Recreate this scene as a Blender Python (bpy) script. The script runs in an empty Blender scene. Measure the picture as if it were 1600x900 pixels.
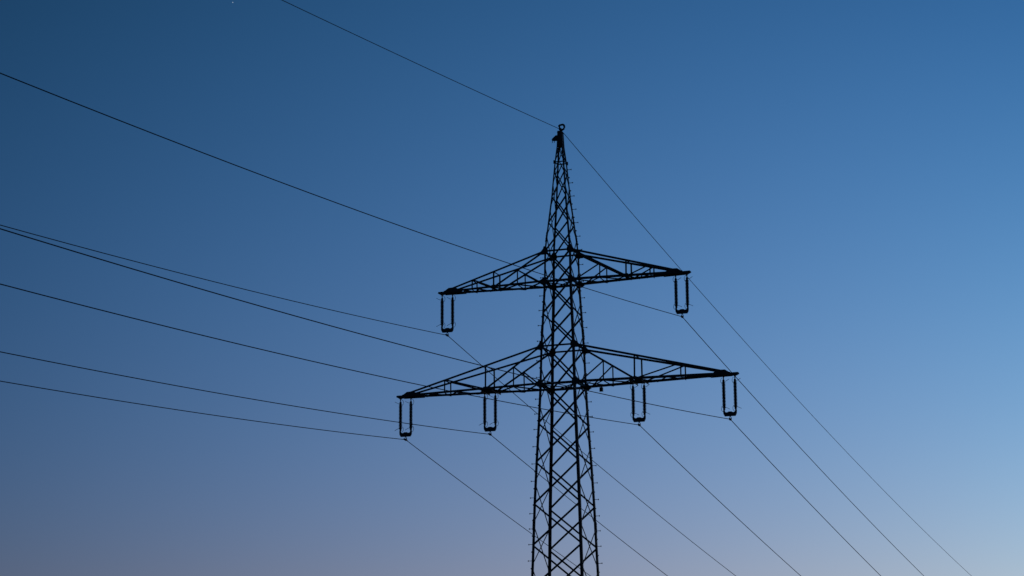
import bpy, bmesh, math, random
from mathutils import Vector, Matrix

sc = bpy.context.scene
COL = sc.collection
V = Vector
G = 17.66                     # height of the lower crossarm above the ground

# ------------------------------------------------------------------ camera
YAW, PITCH, ROLL = -0.34413, 0.22277, -0.00648
F_ = V((math.sin(YAW)*math.cos(PITCH), math.cos(YAW)*math.cos(PITCH), math.sin(PITCH)))
R0 = V((math.cos(YAW), -math.sin(YAW), 0)); U0 = R0.cross(F_)
R_ = R0*math.cos(ROLL) + U0*math.sin(ROLL); U_ = -R0*math.sin(ROLL) + U0*math.cos(ROLL)
cam = bpy.data.objects.new('camera', bpy.data.cameras.new('camera'))
COL.objects.link(cam); sc.camera = cam
cam.data.sensor_width = 36; cam.data.lens = 3479.73/1600*36
cam.data.clip_start = 0.5; cam.data.clip_end = 30000
CAM = V((28.0548, -84.3687, G-16.0597))
cam.matrix_world = Matrix([[R_[i], U_[i], -F_[i], CAM[i]] for i in range(3)] + [[0, 0, 0, 1]])

# ------------------------------------------------------------------ sky and light (dusk)
SUN_AZ, SUN_EL = YAW + math.radians(28), math.radians(1.5)
w = bpy.data.worlds.new("World"); sc.world = w; w.use_nodes = True
nt = w.node_tree; N = nt.nodes; LK = nt.links
bg = N['Background']; bg.inputs[1].default_value = 0.1
sky = N.new('ShaderNodeTexSky'); sky.sky_type = 'NISHITA'; sky.sun_disc = False
sky.sun_elevation = SUN_EL; sky.sun_rotation = SUN_AZ
sky.air_density = 0.6; sky.dust_density = 1.6; sky.ozone_density = 5
# dusk grade of the sky by world direction: X = compass bearing across the west, Z = height
tc = N.new('ShaderNodeTexCoord')
def math_node(op, a, b=None, clamp=None):
    n = N.new('ShaderNodeMath'); n.operation = op
    for i, v in enumerate((a, b)):
        if v is None: continue
        if hasattr(v, 'is_linked'): LK.new(v, n.inputs[i])
        else: n.inputs[i].default_value = v
    return n.outputs[0]
dotn = N.new('ShaderNodeVectorMath'); dotn.operation = 'DOT_PRODUCT'
LK.new(tc.outputs['Generated'], dotn.inputs[0]); dotn.inputs[1].default_value = R0
sep = N.new('ShaderNodeSeparateXYZ'); LK.new(tc.outputs['Generated'], sep.inputs[0])
X = math_node('MAXIMUM', math_node('MINIMUM', dotn.outputs['Value'], .32), -.32)
Z = math_node('MAXIMUM', math_node('MINIMUM', sep.outputs[2], .42), .04)
COEF = [[-0.9399+2.3026, -1.7726+2.3026, -2.045+2.3026], [-1.5925, 0.137, 0.5253], [-1.8372, 2.9482, 3.4789],
        [-5.5909, -4.154, -3.2102], [1.0013, 0.6127, 1.8613], [-2.679, -6.9548, -8.2293]]
terms = [None, X, Z, math_node('MULTIPLY', X, X), math_node('MULTIPLY', X, Z), math_node('MULTIPLY', Z, Z)]
chan = []
for c in range(3):
    s = None
    for t, co in zip(terms, COEF):
        v = co[c] if t is None else math_node('MULTIPLY', t, co[c])
        s = v if s is None else math_node('ADD', v, s)
    chan.append(math_node('EXPONENT', s))
comb = N.new('ShaderNodeCombineXYZ')
for i in range(3): LK.new(chan[i], comb.inputs[i])
mul = N.new('ShaderNodeVectorMath'); mul.operation = 'MULTIPLY'
LK.new(sky.outputs[0], mul.inputs[0]); LK.new(comb.outputs[0], mul.inputs[1])
LK.new(mul.outputs[0], bg.inputs[0])

sl = bpy.data.lights.new('sun', 'SUN'); sl.energy = 0.05; sl.angle = math.radians(4); sl.color = (1, .8, .62)
so = bpy.data.objects.new('sun', sl); COL.objects.link(so)
sd = V((math.sin(SUN_AZ)*math.cos(SUN_EL), math.cos(SUN_AZ)*math.cos(SUN_EL), math.sin(SUN_EL)))
so.rotation_euler = sd.to_track_quat('Z', 'Y').to_euler(); so.location = sd*300

sc.view_settings.view_transform = 'Standard'; sc.view_settings.look = 'None'
sc.view_settings.exposure = 0; sc.view_settings.gamma = 1; sc.view_settings.use_curve_mapping = False

# ------------------------------------------------------------------ materials
def mat(name, c1, c2, rough=.7, scale=3., metal=0., bump=0.):
    m = bpy.data.materials.new(name); m.use_nodes = True; t = m.node_tree
    b = t.nodes['Principled BSDF']; b.inputs['Roughness'].default_value = rough
    b.inputs['Metallic'].default_value = metal; b.inputs['Specular IOR Level'].default_value = .25
    co = t.nodes.new('ShaderNodeTexCoord'); n = t.nodes.new('ShaderNodeTexNoise')
    n.inputs['Scale'].default_value = scale; n.inputs['Detail'].default_value = 6
    r = t.nodes.new('ShaderNodeValToRGB'); r.color_ramp.elements[0].position = .35; r.color_ramp.elements[1].position = .65
    r.color_ramp.elements[0].color = (*c1, 1); r.color_ramp.elements[1].color = (*c2, 1)
    t.links.new(co.outputs['Object'], n.inputs['Vector']); t.links.new(n.outputs[0], r.inputs[0])
    t.links.new(r.outputs[0], b.inputs['Base Color'])
    if bump:
        bp = t.nodes.new('ShaderNodeBump'); bp.inputs['Strength'].default_value = bump
        t.links.new(n.outputs[0], bp.inputs['Height']); t.links.new(bp.outputs[0], b.inputs['Normal'])
    return m
STEEL = mat('dark_painted_steel', (.018, .022, .022), (.03, .034, .033), .65, 4)
GALV = mat('weathered_fittings', (.025, .027, .028), (.04, .042, .044), .55, 9, .4)
PORC = mat('brown_glazed_porcelain', (.022, .012, .008), (.035, .018, .012), .35, 12)
WIRE = mat('aluminium_cable', (.03, .032, .034), (.045, .047, .05), .6, 2, .3)
CONC = mat('concrete', (.22, .21, .2), (.32, .31, .29), .9, 6, 0, .3)
GRASS = mat('meadow', (.022, .035, .012), (.05, .06, .022), .95, .35, 0, .5)

# ------------------------------------------------------------------ mesh helpers
class MB:
    """collects solids into one mesh"""
    def __init__(s): s.v = []; s.f = []
    def prism(s, prof, a, b, ux, uy, caps=True):
        """extrude a closed 2D profile from a to b, axes ux, uy"""
        n = len(prof); o = len(s.v)
        for p in (a, b):
            for x, y in prof: s.v.append(p + ux*x + uy*y)
        for i in range(n): s.f.append((o+i, o+(i+1) % n, o+n+(i+1) % n, o+n+i))
        if caps: s.f.append(tuple(o+i for i in reversed(range(n)))); s.f.append(tuple(o+n+i for i in range(n)))
    def angle(s, a, b, n, size, t=.008, side=1, flip=1):
        """L profile rolled steel: one flange in the plane whose outward normal is n, the other pointing inward"""
        a = V(a); b = V(b); d = (b-a).normalized(); n = V(n); n = (n-d*n.dot(d)).normalized(); u = d.cross(n)*side
        h = size/2
        prof = [(-h, 0), (h, 0), (h, -size*flip), (h-t, -size*flip), (h-t, -t*flip), (-h, -t*flip)]
        s.prism(prof, a, b, u, n)
    def corner(s, a, b, sx, sy, size, t=.012):
        """corner leg: flanges run inward from the corner along x and y"""
        a = V(a); b = V(b)
        prof = [(0, 0), (-sx*size, 0), (-sx*size, -sy*t), (-sx*t, -sy*t), (-sx*t, -sy*size), (0, -sy*size)]
        s.prism(prof, a, b, V((1, 0, 0)), V((0, 1, 0)))
    def box(s, c, sx, sy, sz):
        c = V(c); s.prism([(-sx/2, -sy/2), (sx/2, -sy/2), (sx/2, sy/2), (-sx/2, sy/2)], c-V((0, 0, sz/2)), c+V((0, 0, sz/2)), V((1, 0, 0)), V((0, 1, 0)))
    def plate(s, pts, n, t):
        """flat plate with outline pts, thickness t along n (centred)"""
        n = V(n).normalized(); o = len(s.v); k = len(pts)
        for q in (-t/2, t/2):
            for p in pts: s.v.append(V(p)+n*q)
        for i in range(k): s.f.append((o+i, o+(i+1) % k, o+k+(i+1) % k, o+k+i))
        s.f.append(tuple(o+i for i in reversed(range(k)))); s.f.append(tuple(o+k+i for i in range(k)))
    def tube(s, pts, r, seg=8):
        pts = [V(p) for p in pts]; o = len(s.v); k = len(pts)
        ref = V((0, 0, 1))
        for i, p in enumerate(pts):
            d = (pts[min(i+1, k-1)]-pts[max(i-1, 0)]).normalized()
            q = ref if abs(d.dot(ref)) < .95 else V((1, 0, 0))
            u = d.cross(q).normalized(); v = d.cross(u)
            rr = r[i] if isinstance(r, (list, tuple)) else r
            for j in range(seg):
                a = 2*math.pi*j/seg; s.v.append(p+(u*math.cos(a)+v*math.sin(a))*rr)
        for i in range(k-1):
            for j in range(seg):
                s.f.append((o+i*seg+j, o+i*seg+(j+1) % seg, o+(i+1)*seg+(j+1) % seg, o+(i+1)*seg+j))
        s.f.append(tuple(o+j for j in reversed(range(seg)))); s.f.append(tuple(o+(k-1)*seg+j for j in range(seg)))
    def lathe(s, prof, c, seg=14):
        s.tube([V(c)+V((0, 0, z)) for r, z in prof], [r for r, z in prof], seg)
    def build(s, name, m, parent=None, smooth=False):
        me = bpy.data.meshes.new(name); me.from_pydata([tuple(p) for p in s.v], [], s.f); me.validate()
        bm = bmesh.new(); bm.from_mesh(me); bmesh.ops.recalc_face_normals(bm, faces=bm.faces); bm.to_mesh(me); bm.free()
        if smooth:
            for p in me.polygons: p.use_smooth = True
        me.materials.append(m)
        o = bpy.data.objects.new(name, me); COL.objects.link(o)
        if parent: o.parent = parent
        return o

def tag(o, label=None, cat=None, group=None, kind=None):
    for k, v in (('label', label), ('category', cat), ('group', group), ('kind', kind)):
        if v: o[k] = v
    return o
def thing(name, loc, label, cat, group=None):
    o = bpy.data.objects.new(name, None); COL.objects.link(o); o.location = loc
    return tag(o, label, cat, group)

# ------------------------------------------------------------------ ground (below the frame)
def ground_z(x, y):
    v = 0
    if 6 < y < 344: v -= 12*math.sin(math.pi*(y-6)/338)**2
    d = math.hypot(x, y)
    return v + (.12*math.sin(x*.05+1)*math.sin(y*.043) if d > 8 else 0)*min(1, max(0, (d-8)/30))
gv, gf = [], []
def axis(): return [-9000, -5000, -2500, -1200, -700] + [i*20 for i in range(-25, 41)] + [1200, 2500, 5000, 9000]
ax = axis(); n = len(ax)
for y in ax:
    for x in ax: gv.append((x, y, ground_z(x, y)))
for j in range(n-1):
    for i in range(n-1): gf.append((j*n+i, j*n+i+1, (j+1)*n+i+1, (j+1)*n+i))
gme = bpy.data.meshes.new('ground'); gme.from_pydata(gv, [], gf); gme.materials.append(GRASS)
for p in gme.polygons: p.use_smooth = True
go = bpy.data.objects.new('ground', gme); COL.objects.link(go); tag(go, kind='structure')

# ------------------------------------------------------------------ the pylon
LV = {'T': (10.357, .101), 'R': (9.384, .205), 'R2': (8.93, .242), 'K': (7.871, .324), 'U2': (6.76, .442), 'UU': (5.537, .566),
      'UL': (4.266, .589), 'B2': (2.93, .655), 'LU': (1.557, .721), 'LL': (0, .762), 'M1': (-1.607, .830), 'M2': (-3.196, .911),
      'M3': (-4.862, .983), 'M4': (-6.52, 1.034), 'M5': (-8.24, 1.095), 'M6': (-10.1, 1.165), 'M7': (-12.2, 1.24), 'M8': (-14.6, 1.33), 'GD': (-17.56, 1.44)}
ORDER = ['GD', 'M8', 'M7', 'M6', 'M5', 'M4', 'M3', 'M2', 'M1', 'LL', 'LU', 'B2', 'UL', 'UU', 'U2', 'K', 'R2', 'R', 'T']
def LZ(k): return LV[k][0]+G
ZS = sorted((z+G, ww) for z, ww in LV.values())
def width(z):
    for (z0, w0), (z1, w1) in zip(ZS, ZS[1:]):
        if z <= z1: return w0+(w1-w0)*(z-z0)/(z1-z0)
    return ZS[-1][1]
def cn(z, sx, sy):
    ww = width(z); return V((sx*ww, sy*ww, z))
def leg_size(z):
    z -= G
    return .108 if z < 0 else .098 if z < 4.2 else .08 if z < 5.5 else .066 if z < 8 else .055

pylon = thing('electricity_pylon', (0, 0, 0), 'black steel lattice pylon with two crossarms and a tapering peak, carrying all the wires', 'pylon')
legs = {}
for sy in (-1, 1):
    for sx in (-1, 1):
        m = MB()
        for a, b in zip(ORDER, ORDER[1:]):
            za, zb = LZ(a), LZ(b)
            s = leg_size((za+zb)/2)
            m.corner(cn(za, sx, sy), cn(zb, sx, sy), sx, sy, s, .011)
        for zc in (-13.4, -5.7, 2.2, 6.15):            # bolted splices
            zz = zc+G; s = leg_size(zz)*.96; q = V((sx*.011, sy*.011, 0))
            m.corner(cn(zz-.22, sx, sy)+q, cn(zz+.22, sx, sy)+q, sx, sy, s, .009)
            for kk in range(4):
                zb = zz-.17+kk*.11
                m.box(cn(zb, sx, sy)+q+V((-sx*s*.55, sy*.008, 0)), .022, .02, .022)
                m.box(cn(zb, sx, sy)+q+V((sx*.008, -sy*s*.55, 0)), .02, .022, .022)
        legs[sx, sy] = m.build('leg', STEEL, pylon)
        f = MB(); c = cn(LZ('GD'), sx, sy); f.lathe([(.42, -.5), (.42, .02), (.3, .1)], V((c.x, c.y, 0)), 20)
        f.build('footing', CONC, pylon)

# step bolts up two opposite legs, alternating between the two flanges
STEP = MB(); STEP.tube([(0, 0, 0), (.16, 0, 0)], .0115, 6); STEP.tube([(.148, 0, 0), (.168, 0, 0)], .03, 8)
STEP.tube([(-.012, 0, 0), (.014, 0, 0)], .024, 6)
first = None
def step_mesh():
    global first
    if first is None: first = STEP.build('step_bolt', GALV, None); return first
    o = first.copy(); COL.objects.link(o); return o
BOLTS = {(-1, -1): [4.43, 3.67, 3.06, 2.43, 1.78, .97, .28, -.61, -1.22, -1.85, -2.55, -3.25, -3.95, -4.62, -5.25, -5.86, -6.48, -7.13],
         (1, 1): [9.11, 8.55, 7.99, 7.43, 6.87, 6.30, 5.74, 5.11, 4.40, 3.71, 3.09, 2.47, 1.83, 1.0, .2, -.6, -1.2, -1.83, -2.5, -3.2, -3.9, -4.57, -5.23, -5.83, -6.45, -7.13]}
for (sx, sy), zl in BOLTS.items():
    fb = MB()
    zl = zl+[-7.13-.66*(i+1) for i in range(12)]
    seq = []
    for a, b in zip(zl, zl[1:]): seq += [(a, 0), ((a+b)/2, 1)]
    for z, k in seq:
        zz = z+G; s = leg_size(zz); c = cn(zz, sx, sy)
        if k == 0: base = c+V((0, -sy*s*.5, 0)); rz = 0 if sx > 0 else math.pi; dr = V((sx, 0, 0))
        else: base = c+V((-sx*s*.5, 0, 0)); rz = math.pi/2*sy; dr = V((0, sy, 0))
        if z > -8.0:
            o = step_mesh(); o.parent = legs[sx, sy]; o.location = base; o.rotation_euler = (0, 0, rz)
        else:
            fb.tube([base, base+dr*.16], .0115, 6); fb.tube([base+dr*.148, base+dr*.168], .03, 8)
    tag(fb.build('step_bolts', GALV, legs[sx, sy]), kind='stuff')

# face bracing: crosses, front and back on the nodes, the sides staggered by half a panel
FN = ['GD', 'M8', 'M7', 'M6', 'M5', 'M4', 'M3', 'M2', 'M1', 'LL', 'LU', 'B2', 'UL', 'UU', 'U2', 'K', 'R2']
def bs(z): z -= G; return .064 if z < 5.6 else .053 if z < 8 else .04
for sy in (-1, 1):
    m = MB()
    for a, b in zip(FN, FN[1:]):
        if a == 'B2' and False: continue
        za, zb = LZ(a), LZ(b); s = bs((za+zb)/2); i = .035
        y = V((0, sy, 0))
        m.angle(cn(za, -1, sy)+V((i, sy*.008, .02)), cn(zb, 1, sy)+V((-i, sy*.008, -.02)), y, s, .006)
        m.angle(cn(za, 1, sy)+V((-i, -sy*.016, .02)), cn(zb, -1, sy)+V((i, -sy*.016, -.02)), y, s, .006)
    zr = LZ('R'); zb = LZ('R2')
    for sx in (-1, 1):   # inverted V under the upper ring
        m.angle(cn(zb, sx, sy)+V((-sx*.02, sy*.006, 0)), V((sx*.02, sy*(width(zr)+.006), zr-.03)), (0, sy, 0), .034, .006)
    m.angle(cn(zr, -1, sy)+V((.02, sy*.006, .04)), cn(LZ('T')-.2, 1, sy)+V((-.01, sy*.006, 0)), (0, sy, 0), .03, .005)
    m.angle(cn(zr, 1, sy)+V((-.02, -sy*.012, .04)), cn(LZ('T')-.2, -1, sy)+V((.01, -sy*.012, 0)), (0, sy, 0), .03, .005)
    m.build('face_bracing', STEEL, pylon)
SN = [(LZ(a)+LZ(b))/2 for a, b in zip(FN, FN[1:])]
SN = [LZ('GD')+.15]+SN+[(LZ('R2')+LZ('R'))/2]
for sx in (-1, 1):
    m = MB()
    for za, zb in zip(SN, SN[1:]):
        s = .039 if za < G+5.6 else .033; x = V((sx, 0, 0)); i = .03
        m.angle(cn(za, sx, -1)+V((sx*.006, i, .02)), cn(zb, sx, 1)+V((sx*.006, -i, -.02)), x, s, .005)
        m.angle(cn(za, sx, 1)+V((-sx*.014, -i, .02)), cn(zb, sx, -1)+V((-sx*.014, i, -.02)), x, s, .005)
    za = LZ('R')+.03; zb = LZ('T')-.2
    m.angle(cn(za, sx, -1)+V((sx*.006, .02, 0)), cn(zb, sx, 1)+V((sx*.006, 0, 0)), (sx, 0, 0), .028, .005)
    m.angle(cn(za, sx, 1)+V((-sx*.012, -.02, 0)), cn(zb, sx, -1)+V((-sx*.012, 0, 0)), (sx, 0, 0), .028, .005)
    m.build('face_bracing', STEEL, pylon)

# horizontal frames (diaphragms) of the body
for k, s, plan in (('R', .04, 0), ('UU', .062, 0), ('UL', .085, 1), ('LU', .062, 0), ('LL', .09, 1), ('M7', .05, 1)):
    m = MB(); z = LZ(k)
    for q in (-1, 1):
        m.angle(cn(z, -1, q)+V((.02, q*.02, 0)), cn(z, 1, q)+V((-.02, q*.02, 0)), (0, q, 0), s, .006)
        m.angle(cn(z, q, -1)+V((q*.02, .02, 0)), cn(z, q, 1)+V((q*.02, -.02, 0)), (q, 0, 0), s*.8, .006)
    if plan:
        m.angle(cn(z-.03, -1, -1)+V((.05, .05, 0)), cn(z-.03, 1, 1)-V((.05, .05, 0)), (0, 0, 1), .045, .006)
        m.angle(cn(z-.05, -1, 1)+V((.05, -.05, 0)), cn(z-.05, 1, -1)+V((-.05, .05, 0)), (0, 0, 1), .045, .006)
    if k == 'R':      # bolt blocks on the ring corners
        for sx in (-1, 1):
            for sy in (-1, 1): m.box(cn(z, sx, sy)+V((sx*.012, sy*.012, 0)), .05, .05, .14)
    m.build('horizontal_frame', STEEL, pylon)

# gusset plates where the crossarms meet the legs
for k in ('UU', 'LU', 'UL', 'LL'):
    for sx in (-1, 1):
        for sy in (-1, 1):
            c = cn(LZ(k), sx, sy); m = MB(); q = sy*.02
            def P2(dx, dz): return (c.x+sx*dx, c.y+q, c.z+dz)
            def P3(dy, dz): return (c.x+sx*.024, c.y+sy*dy, c.z+dz)
            if k in ('UU', 'LU'):
                m.plate([P2(.17, -.15), P2(.19, -.06), P2(.05, .1), P2(.02, .2), P2(-.07, .2), P2(-.15, .08), P2(-.17, -.04), P2(-.1, -.15)], (0, 1, 0), .012)
                m.plate([P3(.02, -.12), P3(.02, .16), P3(-.06, .16), P3(-.16, .03), P3(-.16, -.06), P3(-.08, -.12)], (1, 0, 0), .012)
                m.plate([(c.x+sx*.2, c.y+sy*.03, c.z-.1), (c.x+sx*.2, c.y-sy*.1, c.z-.1), (c.x-sx*.06, c.y-sy*.14, c.z-.02), (c.x-sx*.06, c.y+sy*.03, c.z-.02)], (0.3*sx, 0, 1), .01)
            else:
                m.plate([P2(.16, -.05), P2(.16, .06), P2(.06, .12), P2(.05, .17), P2(-.11, .17), P2(-.14, .1), P2(-.14, -.12), P2(-.04, -.13), P2(.07, -.11)], (0, 1, 0), .012)
                m.plate([P3(.02, -.12), P3(.02, .14), P3(-.07, .14), P3(-.14, .05), P3(-.14, -.06), P3(-.07, -.12)], (1, 0, 0), .012)
                m.plate([(c.x+sx*.2, c.y+sy*.02, c.z-.042), (c.x+sx*.16, c.y-sy*.12, c.z-.042), (c.x-sx*.1, c.y-sy*.2, c.z-.042), (c.x-sx*.2, c.y-sy*.1, c.z-.042), (c.x-sx*.2, c.y+sy*.02, c.z-.042)], (0, 0, 1), .01)
            random.seed(int(c.x*100+c.z*7))
            for dx, dz in ((-.04, .12), (-.04, .06), (-.05, -.06), (.1, -.05), (.06, -.1), (.03, .02)):
                m.box((c.x+sx*dx, c.y+sy*.033, c.z+dz), .024, .016, .024)
            m.build('gusset_plate', STEEL, pylon)

# the crossarms
def crossarm(sx, lo, up, La, inner, outer, sec, chord, label, carries_inner):
    zl, zu = LZ(lo), LZ(up); wl, wu = width(zl), width(zu)
    xt = La-.32
    def low(x, sy, dz=0):
        t = (x-wl)/(xt-wl); return V((sx*x, sy*(wl*(1-t)+.2*t), zl+.02+dz))
    zt = zl+.135
    def hi(x, sy):
        t = (x-wu)/(xt+.02-wu); return V((sx*x, sy*(wu*(1-t)+.19*t), zu*(1-t)+zt*t))
    m = MB()
    for sy in (-1, 1):
        n = (0, sy, 0)
        m.angle(low(wl-.02, sy), low(xt+.1, sy), n, chord, .008, 1, 1)
        m.angle(hi(wu-.02, sy), hi(xt+.05, sy), n, chord*.86, .008, 1, 1)
    arm = m.build('crossarm', STEEL, pylon); arm['label'] = label
    # side trusses
    for sy in (-1, 1):
        b = MB(); n = (0, sy, 0); o = V((0, sy*.01, 0)); o2 = V((0, -sy*.014, 0))
        top = hi(wu, sy); foot = low(inner-.04, sy)
        b.angle(top+o2, foot+o2, n, .08, .009)                                # main diagonal
        t = (sec-wu)/(inner-.04-wu); mid = top.lerp(foot, t)
        b.angle(mid+o, low(sec, sy)+o, n, .054, .006)                           # short post
        b.angle(mid+o2*1.6, low(wl+.22, sy)+o2*1.6, n, .06, .006)             # back strut
        b.angle(hi(inner, sy)+o, low(inner, sy)+o, n, .07, .006)              # inner post
        b.angle(hi(outer, sy)+o, low(outer, sy)+o, n, .058, .006)              # outer post
        b.angle(hi(outer-.04, sy)+o2, low(inner+.08, sy)+o2, n, .058, .006)     # outer diagonal
        c = low(inner, sy, .05)
        b.plate([c+V((-.15, sy*.016, -.08)), c+V((.15, sy*.016, -.08)), c+V((.08, sy*.016, .02)), c+V((-.08, sy*.016, .02))], n, .01)
        b.build('side_truss', STEEL, arm)
    # cross ties between the two upper chords and plan bracing of the bottom
    up_ = (0, 0, 1)
    for x in (inner, outer):
        b = MB(); b.angle(hi(x, -1), hi(x, 1), up_, .05, .006); b.build('cross_tie', STEEL, arm)
    b = MB()
    dz = -.012
    nodes = [wl+.12, sec-.28, sec, (sec+inner)/2+.05, inner, inner+(outer-inner)*.36, inner+(outer-inner)*.7, outer, outer+(xt-outer)*.36, outer+(xt-outer)*.68]
    b.angle(low(nodes[0], 1, dz), low(sec, -1, dz), up_, .048, .006)
    b.angle(low(nodes[0], -1, dz-.012), low(sec, 1, dz-.012), up_, .048, .006)
    b.angle(low(sec, -1, dz), low(inner, 1, dz), up_, .048, .006)
    b.angle(low(sec, 1, dz-.012), low(inner, -1, dz-.012), up_, .048, .006)
    s = -1
    for p, q in zip(nodes[4:], nodes[5:]):
        b.angle(low(p, s, dz), low(q, -s, dz), up_, .048, .006); s = -s
    for x in (outer, sec): b.angle(low(x, -1, dz-.024), low(x, 1, dz-.024), up_, .048, .006)
    b.build('plan_bracing', STEEL, arm)
    # splice plates with bolts under the chords
    for x in (inner+.62, inner-.6, La-.95):
        for sy in (-1, 1):
            b = MB(); c = low(x, sy, -.018); b.box(c, .2, .05, .012)
            for q in (-.07, .07): b.box(c+V((q, 0, -.013)), .028, .028, .03)
            b.build('splice_plate', GALV, arm)
    # tip: closed plate girder with a stub
    b = MB(); x0 = La-.66
    def T(x, z, y=0): return V((sx*x, y, zl+z))
    outline = [(x0, -.035), (x0+.05, .06), (La-.42, .175), (La-.12, .17), (La+.04, .07), (La+.1, .06), (La+.1, -.05)]
    for y in (-.165, .165): b.plate([T(x, z, y*(1+.25*(La-x)/.6)) for x, z in outline], (0, 1, 0), .012)
    b.plate([T(x, -.052, y) for x, y in ((x0-.12, -.22), (x0-.12, .22), (La+.12, .16), (La+.12, -.16))], (0, 0, 1), .012)
    b.box(T(La-.0, .01), .012, .33, .12); b.box(T(La-.3, .04), .012, .37, .16)
    for y in (-.055, .055): b.plate([T(x, z, y) for x, z in ((La-.45, -.05), (La-.45, .06), (La+.38, .06), (La+.41, 0), (La+.3, -.06))], (0, 1, 0), .012)
    b.box(T(La+.3, .01), .012, .112, .07)
    for e in (-.2325, .2325): b.box(T(La+e, -.07), .07, .14, .04)
    for x in (La-.5, La-.3, La-.12): b.box(T(x, .02), .026, .4, .026)
    b.box(T(La+.2, .02), .026, .15, .026)
    b.build('arm_tip', STEEL, arm)
    if carries_inner:
        b = MB()
        for e in (-.2325, .2325):
            x = INN+e
            b.angle(low(x, -1, -.03), low(x, 1, -.03), up_, .09, .01)
            b.box((sx*x, 0, zl-.08), .06, .12, .09)
        for y in (-.11, .11): b.box((sx*INN, y, zl-.02), .66, .012, .08)
        for sy in (-1, 1):
            c = low(INN+.02, sy, -.034); b.plate([c+V((-.36, 0, 0)), c+V((.42, 0, 0)), c+V((.3, -sy*.16, 0)), c+V((-.26, -sy*.16, 0))], up_, .01)
        b.build('hanger_beam', STEEL, arm)
    return arm, low
INN = 3.17
arms = {}
arms['L', 'UL'] = crossarm(-1, 'UL', 'UU', 5.0457, 2.85, 3.83, 1.77, .088, 'shorter upper left crossarm', False)
arms['R', 'UL'] = crossarm(1, 'UL', 'UU', 5.0457, 2.85, 3.83, 1.77, .088, 'shorter upper right crossarm', False)
arms['L', 'LL'] = crossarm(-1, 'LL', 'LU', 6.9, 3.17, 5.03, 1.91, .092, 'longer lower left crossarm', True)
arms['R', 'LL'] = crossarm(1, 'LL', 'LU', 6.9, 3.17, 5.03, 1.91, .092, 'longer lower right crossarm', True)
# small box hanging under the lower right arm beside the body
arm, low = arms['R', 'LL']; c = low(1.39, 1)
b = MB(); b.box(c+V((0, 0, -.14)), .13, .1, .15); b.box(c+V((0, 0, -.05)), .03, .1, .06); b.box(c+V((0, 0, -.222)), .145, .115, .012)
b.build('hanging_box', GALV, arm)

# the peak: boxed plates, a bracket pointing left, a hook for the earth wire
m = MB(); zc = G+10.25
for sy in (-1, 1):
    m.plate([(-.135, sy*.112, zc-.18), (.135, sy*.112, zc-.18), (.1, sy*.112, zc+.42), (-.1, sy*.112, zc+.42)], (0, 1, 0), .012)
for sx in (-1, 1):
    m.plate([(sx*.108, -.105, zc-.14), (sx*.108, .105, zc-.14), (sx*.094, .105, zc+.38), (sx*.094, -.105, zc+.38)], (1, 0, 0), .012)
m.box((0, 0, zc+.43), .23, .26, .02)
for z in (-.1, 0, .1, .2, .3):
    for x in (-.07, .07): m.box((x, 0, zc+z), .026, .27, .026)
m.build('peak_plate', STEEL, pylon)
m = MB()
for y in (-.05, .05):
    m.plate([(-.1, y, zc+.32), (-.19, y, zc+.33), (-.37, y, zc+.18), (-.35, y, zc+.12), (-.1, y, zc+.1)], (0, 1, 0), .012)
m.box((-.24, 0, zc+.15), .24, .09, .012)
m.build('peak_bracket', STEEL, pylon)
m = MB()
for x in (-.355, -.27): m.tube([(x, 0, zc+.14), (x, 0, zc+.03)], .014, 8); m.tube([(x, 0, zc+.155), (x, 0, zc+.135)], .028, 6)
m.build('bracket_bolt', GALV, pylon)
EZ = G+10.83
m = MB(); m.box((-.03, 0, zc+.475), .17, .13, .07)
pts = [(-.05+0, 0, EZ+.17), (.04, 0, EZ+.19)]
for i in range(11):
    a = math.radians(80-i*16); pts.append((.085+.09*math.cos(a), 0, EZ+.085+.11*math.sin(a)))
pts.append((.04, 0, EZ-.06))
m.tube(pts, .043, 8)
m.box((-.05, 0, EZ+.145), .07, .05, .08); m.box((0, 0, EZ+.005), .1, .13, .07); m.box((-.03, 0, EZ+.07), .05, .04, .1)
m.build('earth_wire_hook', GALV, pylon)

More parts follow.
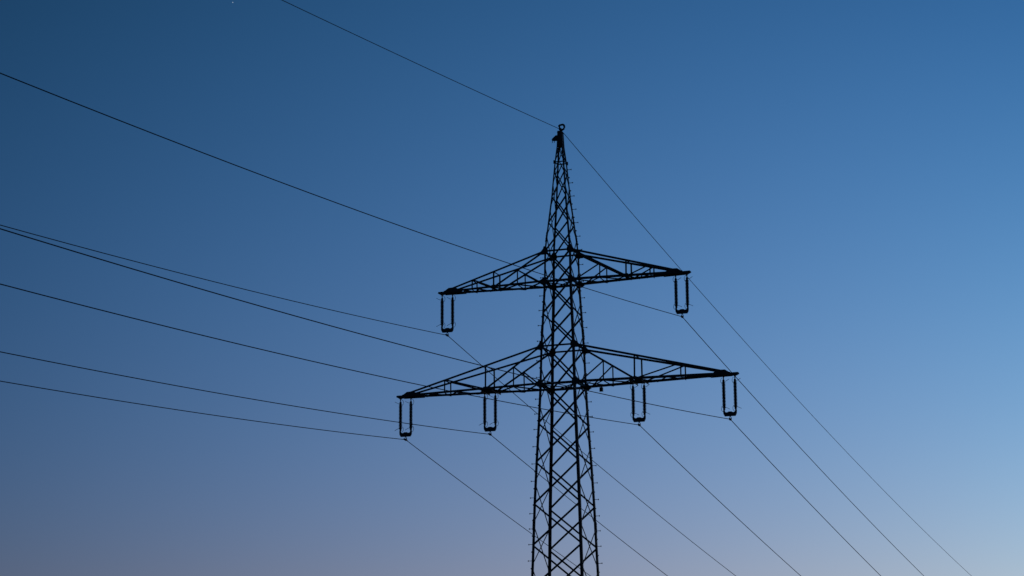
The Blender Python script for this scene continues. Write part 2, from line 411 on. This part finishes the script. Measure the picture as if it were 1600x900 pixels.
# ------------------------------------------------------------------ insulator sets
def rod_mb():
    b = MB(); prof = [(.012, 0), (.012, -.05), (.028, -.055), (.042, -.075), (.048, -.12), (.045, -.15)]
    z = -.17; pitch = .0577
    for i in range(18):
        prof += [(.05, z), (.077, z-.015), (.077, z-.027), (.05, z-.038)]; z -= pitch
    prof += [(.045, z), (.048, z-.015), (.045, z-.06), (.03, z-.075), (.02, z-.085), (.02, -1.34)]
    b.lathe(prof, (0, 0, 0), 14); return b
def insulator_set(sx):
    root = bpy.data.objects.new('insulator_set', None); COL.objects.link(root)
    for e in (-.2325, .2325):
        s = MB(); s.tube([(e, 0, .04), (e, 0, -.2)], .02, 8); s.tube([(e, -.03, -.06), (e, .03, -.06)], .022, 8); s.box((e, 0, -.12), .045, .03, .07)
        s.build('shackle', GALV, root)
        r = rod_mb(); r.v = [p+V((e, 0, -.14)) for p in r.v]
        rod = r.build('insulator_rod', PORC, root)
        for zz, up_ in ((-.27, 1), (-1.33, -1)):
            h = MB()
            h.tube([(e, 0, zz), (e+sx*.09, -.02, zz-.005*up_), (e+sx*.16, -.03, zz+.03*up_), (e+sx*.24, -.04, zz+.075*up_)], .009, 6)
            h.build('arcing_horn', GALV, rod)
            h = MB(); pts = []
            for i in range(9):
                a = math.radians(-80+i*22); pts.append((e-sx*(.06+.06*math.cos(a)), .02, zz+up_*(.03+.11*math.sin(a))))
            h.tube(pts, .009, 6); h.build('arcing_horn', GALV, rod)
    y = MB()
    o = [(-.275, -1.43), (-.215, -1.43), (-.2, -1.49), (-.16, -1.52), (-.1, -1.515), (-.06, -1.49), (.06, -1.49), (.1, -1.515), (.16, -1.52), (.2, -1.49), (.215, -1.43), (.275, -1.43), (.27, -1.56), (.215, -1.675), (-.215, -1.675), (-.27, -1.56)]
    for q in (-.022, .022): y.plate([(x, q, z) for x, z in o], (0, 1, 0), .012)
    for x in (-.235, .235, 0, -.12, .12): y.tube([(x, -.045, -1.6), (x, .045, -1.6)], .02, 8)
    y.build('yoke_plate', GALV, root)
    c = MB(); c.tube([(0, 0, -1.62), (0, 0, -1.70)], .02, 8)
    for q in (-1, 1): c.tube([(q*.012, 0, -1.68), (q*.042, 0, -1.75), (q*.045, 0, -1.80)], .016, 6)
    c.tube([(-.05, 0, -1.80), (.05, 0, -1.80)], .024, 8)
    c.tube([(sx*.014, -.17, -1.795), (sx*.006, -.08, -1.80), (0, 0, -1.803), (0, .08, -1.805), (sx*.0, .17, -1.81)], [.024, .038, .05, .038, .022], 10)
    c.build('suspension_clamp', GALV, root)
    return root
def kids(o): return [c for c in bpy.data.objects if c.parent == o]
def copy_tree(o, parent=None):
    c = o.copy(); COL.objects.link(c); c.parent = parent
    for k in kids(o): copy_tree(k, c)
    return c
GI = 'double insulator sets hanging from the crossarms'
SETS = [('A', -1, 5.0457, 'UL', 'double insulator set with curved yoke hanging from the tip of the short upper left crossarm'),
        ('F', 1, 5.0457, 'UL', 'double insulator set with curved yoke hanging from the tip of the short upper right crossarm'),
        ('B', -1, 6.9, 'LL', 'double insulator set at the far tip of the long lower left crossarm, leftmost of all'),
        ('C', -1, 3.17, 'LL', 'double insulator set halfway along the long lower left crossarm'),
        ('D', 1, 3.17, 'LL', 'double insulator set halfway along the long lower right crossarm'),
        ('E', 1, 6.9, 'LL', 'double insulator set at the far tip of the long lower right crossarm, rightmost of all')]
proto = {}
for key, sx, x, lv, lab in SETS:
    if sx not in proto: o = proto[sx] = insulator_set(sx)
    else: o = copy_tree(proto[sx])
    o.location = (sx*x, 0, LZ(lv)); tag(o, lab, 'insulator', GI)

# ------------------------------------------------------------------ wires
def cable(key, x, z0, r, left, right, name, lab, cat, group=None):
    pts = []
    aL, sL, cL = left; aR, sR, cR = right
    for i in range(90, 0, -1):
        t = 200*(i/90)**1.5; pts.append((x+aL*t, -t, z0+sL*t+cL*t*t))
    pts.append((x, 0, z0))
    for i in range(1, 120):
        t = 350*(i/119)**1.5; pts.append((x+aR*t, t, z0+sR*t+cR*t*t))
    m = MB(); m.tube(pts, r, 8)
    o = m.build(name, WIRE, None, True); tag(o, lab, cat, group)
PL, PR = (-.09783, -.08771, .00068), (.07115, -.2044, .00058)
GW = 'power lines carried by the insulator sets'
LABS = {'A': 'power line clamped below the tip of the short upper left crossarm',
        'F': 'power line clamped below the tip of the short upper right crossarm',
        'B': 'lowest power line, clamped below the tip of the long lower left crossarm',
        'C': 'power line held by the insulators halfway along the lower left crossarm',
        'D': 'power line held by the insulators halfway along the lower right crossarm',
        'E': 'power line held by the insulators at the tip of the long lower right crossarm'}
for key, sx, x, lv, lab in SETS:
    cable(key, sx*x, LZ(lv)-1.80, .0145, PL, PR, 'power_line', LABS[key], 'power line', GW)
cable('G', 0, EZ, .0125, (-.09783, -.07972, .00029), (.07115, -.20394, .00053), 'earth_wire', 'thin earth wire running over the very top of the pylon peak', 'wire')

# ------------------------------------------------------------------ first star of the evening
px, py, D = 363.8, 3.6, 12000
d = (F_ + R_*((px-800)/3479.73) - U_*((py-450)/3479.73)).normalized()
m = bpy.data.materials.new('starlight'); m.use_nodes = True; t = m.node_tree
e = t.nodes.new('ShaderNodeEmission'); e.inputs[0].default_value = (.75, .88, 1, 1); e.inputs[1].default_value = .75
no = t.nodes.new('ShaderNodeTexNoise'); no.inputs['Scale'].default_value = .5
t.links.new(e.outputs[0], t.nodes['Material Output'].inputs[0])
bm = bmesh.new(); bmesh.ops.create_icosphere(bm, subdivisions=3, radius=1.9)
me = bpy.data.meshes.new('star'); bm.to_mesh(me); bm.free(); me.materials.append(m)
st = bpy.data.objects.new('star', me); COL.objects.link(st); st.location = CAM+d*D
tag(st, 'tiny pale star at the top edge of the sky, left of the earth wire', 'star')
